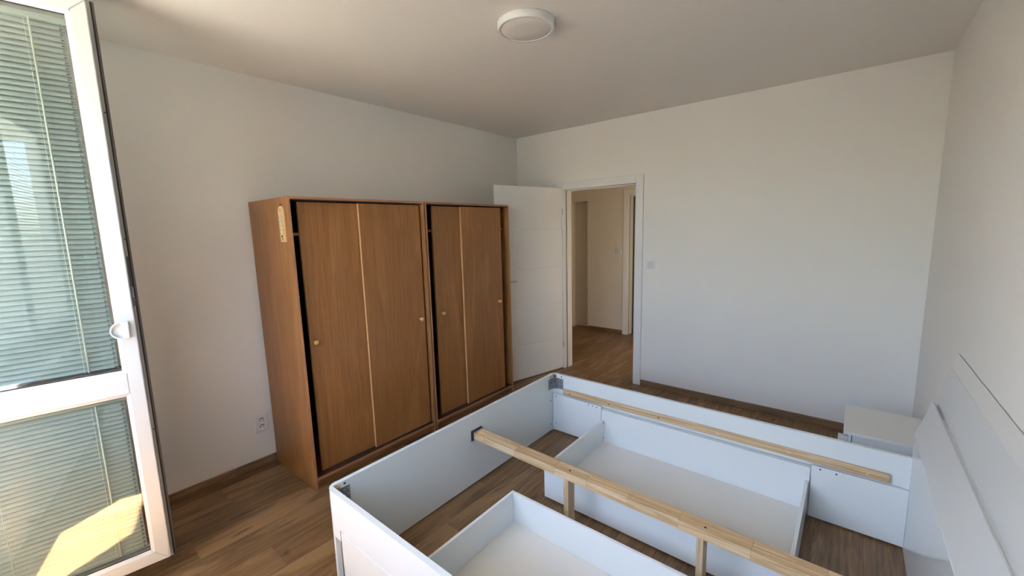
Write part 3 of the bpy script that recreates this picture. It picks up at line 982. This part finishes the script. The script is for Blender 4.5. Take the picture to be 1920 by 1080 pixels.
# cam screws seen on the inner faces
scr0 = None
def screw(pos, axis, sgn, parent, r=0.0042, mat='screw'):
    key = (axis, r, mat)
    global ORG
    if key not in SCREW_MESH:
        bm = bmesh.new()
        c = (0, 0)
        cyl(bm, c, r, -0.001, 0.001, axis, 10)
        o = link('screw', bm, mat, parent, origin=(0, 0, 0))
        SCREW_MESH[key] = o.data
    else:
        o = bpy.data.objects.new('screw', SCREW_MESH[key])
        COL.objects.link(o)
        o.parent = parent
    o.location = Vector(pos) - ORG[parent.name]
    return o


for z_ in (0.440, 0.251, 0.060):
    screw((FX1 + 0.0008, -1.3205, z_), 0, 1, bed, 0.0055)
    screw((FX1 + 0.0008, -2.990, z_), 0, 1, bed, 0.0055)
screw((1.392, YF0 - 0.0008, 0.441), 1, -1, bed, 0.0055)
yl = YF0 - 0.0258
for x_, z_ in ((1.356, 0.285), (1.356, 0.065), (1.638, 0.290), (1.672, 0.288), (1.703, 0.286), (2.995, 0.288), (3.062, 0.286)):
    screw((x_, yl, z_), 1, -1, bed, 0.0042)
for x_ in (1.478, 1.794, 2.147, 2.500, 2.855, 3.179):
    screw((x_, YF0 - 0.0218, 0.331), 1, -1, bed, 0.0042, 'screw_bright' if x_ > 2.4 else 'hole')

# centre beam, built of finger-jointed blocks, two uprights
bang = math.atan2(-2.172 + 2.134, HX - 1.327)
beam_y = lambda x_: -2.134 + (x_ - 1.327) * math.tan(bang)
def skew_box(bm, x0, x1, z0, z1, hw_, bev):
    pts_ = [(x0, beam_y(x0) - hw_), (x1, beam_y(x1) - hw_), (x1, beam_y(x1) + hw_), (x0, beam_y(x0) + hw_)]
    prism(bm, pts_, z0, z1, axis=2)
    if bev:
        bmesh.ops.bevel(bm, geom=list(bm.edges), offset=bev, segments=1, affect='EDGES')
bm = bmesh.new(); skew_box(bm, 1.328, HX - 0.001, 0.305, 0.3435, 0.034, 0)
core = link('centre_beam', bm, 'pine', bed)
cuts = [1.328, 1.42, 1.66, 1.93, 2.12, 2.33, 2.56, 2.83, 3.06, HX - 0.001]
for a, b in zip(cuts, cuts[1:]):
    for lo, hi, zz0, zz1 in ((a, b, 0.3035, 0.3455),):
        bm = bmesh.new(); skew_box(bm, lo + 0.0002, hi - 0.0002, zz0, zz1, 0.0365, 0.0010)
        link('timber_block', bm, 'pine', core)
for x_ in (2.013, 2.662):
    bm = bmesh.new(); cyl(bm, (x_, beam_y(x_) - 0.012), 0.0055, 0.3450, 0.3458, 2, 12)
    link('bore_hole', bm, 'hole', core)
for x_ in (1.984, 2.634):
    y_ = beam_y(x_) - 0.030
    box('beam_upright', 'pine_z', bed, x_, x_ + 0.027, y_, y_ + 0.064, 0.0, 0.303, 0.0015)
bm = bmesh.new()
yc_ = beam_y(1.335)
bx(bm, FX1 + 0.0003, FX1 + 0.003, yc_ - 0.046, yc_ + 0.046, 0.290, 0.356)
bx(bm, FX1 + 0.003, FX1 + 0.016, yc_ - 0.041, yc_ - 0.0375, 0.296, 0.350)
bx(bm, FX1 + 0.003, FX1 + 0.016, yc_ + 0.0375, yc_ + 0.041, 0.296, 0.350)
bx(bm, FX1 + 0.003, FX1 + 0.012, yc_ - 0.041, yc_ + 0.041, 0.3465, 0.353)
link('beam_holder', bm, 'dark_cap', bed)

# ================================================================== UNDER-BED DRAWERS
def drawer(sy, ya_out, label):
    """sy=+1: the far drawer (front faces the doorway wall), -1: the near one"""
    
    if sy > 0:
        fy = (YF0 + 0.001, YF1 - 0.001); wy = (YF0 - 0.023, YF0 - 0.008); inner, back = YF0 - 0.0235, -2.010
    else:
        fy = (YN0 + 0.001, YN1 - 0.001); wy = (YN1 + 0.008, YN1 + 0.023); inner, back = YN1 + 0.0235, -2.300
    dr = box('drawer', 'bed_white', bed, 1.408, HX - 0.054, fy[0], fy[1], 0.020, 0.279, 0.0015, label=label)
    box('front_wall', 'bed_white', dr, 1.741, 2.955, wy[0], wy[1], 0.014, 0.280, 0.001)
    lo, hi = sorted((inner, back - (-0.016) if sy > 0 else back - 0.016))
    lo, hi = sorted((inner, back + sy * 0.0165))
    box('drawer_side', 'bed_white', dr, 1.746, 1.761, lo, hi, 0.014, 0.2055, 0.001)
    box('drawer_side', 'bed_white', dr, 2.935, 2.950, lo, hi, 0.014, 0.2055, 0.001)
    a_, b_ = sorted((back, back + sy * 0.016))
    bk = box('drawer_back', 'bed_white', dr, 1.746, 2.950, a_, b_, 0.010, 0.2055, 0.001)
    box('raw_end', 'chip', dr, 1.7445, 1.7458, a_ + 0.001, b_ - 0.001, 0.012, 0.204, 0)
    box('drawer_bottom', 'drawer_floor', dr, 1.7612, 2.9348, lo + 0.0002, hi - 0.0002, 0.034, 0.040, 0)
    for x_ in (1.83, 2.87):
        for y_ in (lo + 0.09, hi - 0.09):
            bm = bmesh.new(); cyl(bm, (y_, 0.014), 0.014, x_ - 0.008, x_ + 0.008, 0, 16)
            link('wheel', bm, 'dark_cap', dr)
            box('wheel_fork', 'dark_cap', dr, x_ - 0.012, x_ + 0.012, y_ - 0.01, y_ + 0.01, 0.028, 0.0338, 0)
    ex = hi - 0.008 if sy > 0 else lo + 0.008
    for z_ in (0.190, 0.075):
        screw((1.7615, ex, z_), 0, 1, dr, 0.0045)
    return dr


drawer(1, 0, 'white open drawer under the far half of the bed')
drawer(-1, 0, 'white open drawer under the near half of the bed')

# ================================================================== BEDSIDE CABINET
ns = root('bedside_cabinet', (3.24, -0.815, 0), 'small white bedside cabinet in the corner beyond the bed', 'bedside cabinet')
box('cabinet_top', 'stand_top', ns, 3.076, 3.421, -1.032, -0.600, 0.403, 0.420, 0.0012)
box('side_panel', 'bed_white', ns, 3.098, 3.112, -1.018, -1.003, 0.012, 0.4025, 0.001)
box('side_panel', 'bed_white', ns, 3.1155, 3.410, -1.018, -1.003, 0.012, 0.399, 0.001)
box('side_panel', 'bed_white', ns, 3.098, 3.410, -0.629, -0.614, 0.012, 0.4025, 0.001)
box('side_core', 'gasket_grey', ns, 3.110, 3.410, -1.0029, -1.000, 0.012, 0.4025, 0)
box('back_panel', 'bed_white', ns, 3.404, 3.410, -1.000, -0.6291, 0.012, 0.4025, 0)
box('bottom_panel', 'bed_white', ns, 3.098, 3.404, -1.000, -0.6291, 0.03, 0.046, 0)
for z0_, z1_ in ((0.052, 0.205), (0.213, 0.384)):
    d_ = box('drawer_front', 'bed_grey', ns, 3.081, 3.0975, -0.985, -0.645, z0_, z1_, 0.002)
    bm = bmesh.new(); lathe(bm, [(0.006, 0.0), (0.005, -0.004), (0.011, -0.006), (0.011, -0.009), (0.004, -0.010)], (3.081, -0.815, (z0_ + z1_) / 2), 0, 16)
    link('knob', bm, 'handle', d_, smooth=True)
box('handle_rail', 'bed_grey', ns, 3.054, 3.0975, -1.016, -0.990, 0.05, 0.386, 0.002)
for x_ in (3.11, 3.39):
    for y_ in (-1.005, -0.63):
        bm = bmesh.new(); cyl(bm, (x_, y_), 0.010, 0.0, 0.012, 2, 12)
        link('foot', bm, 'dark_cap', ns)
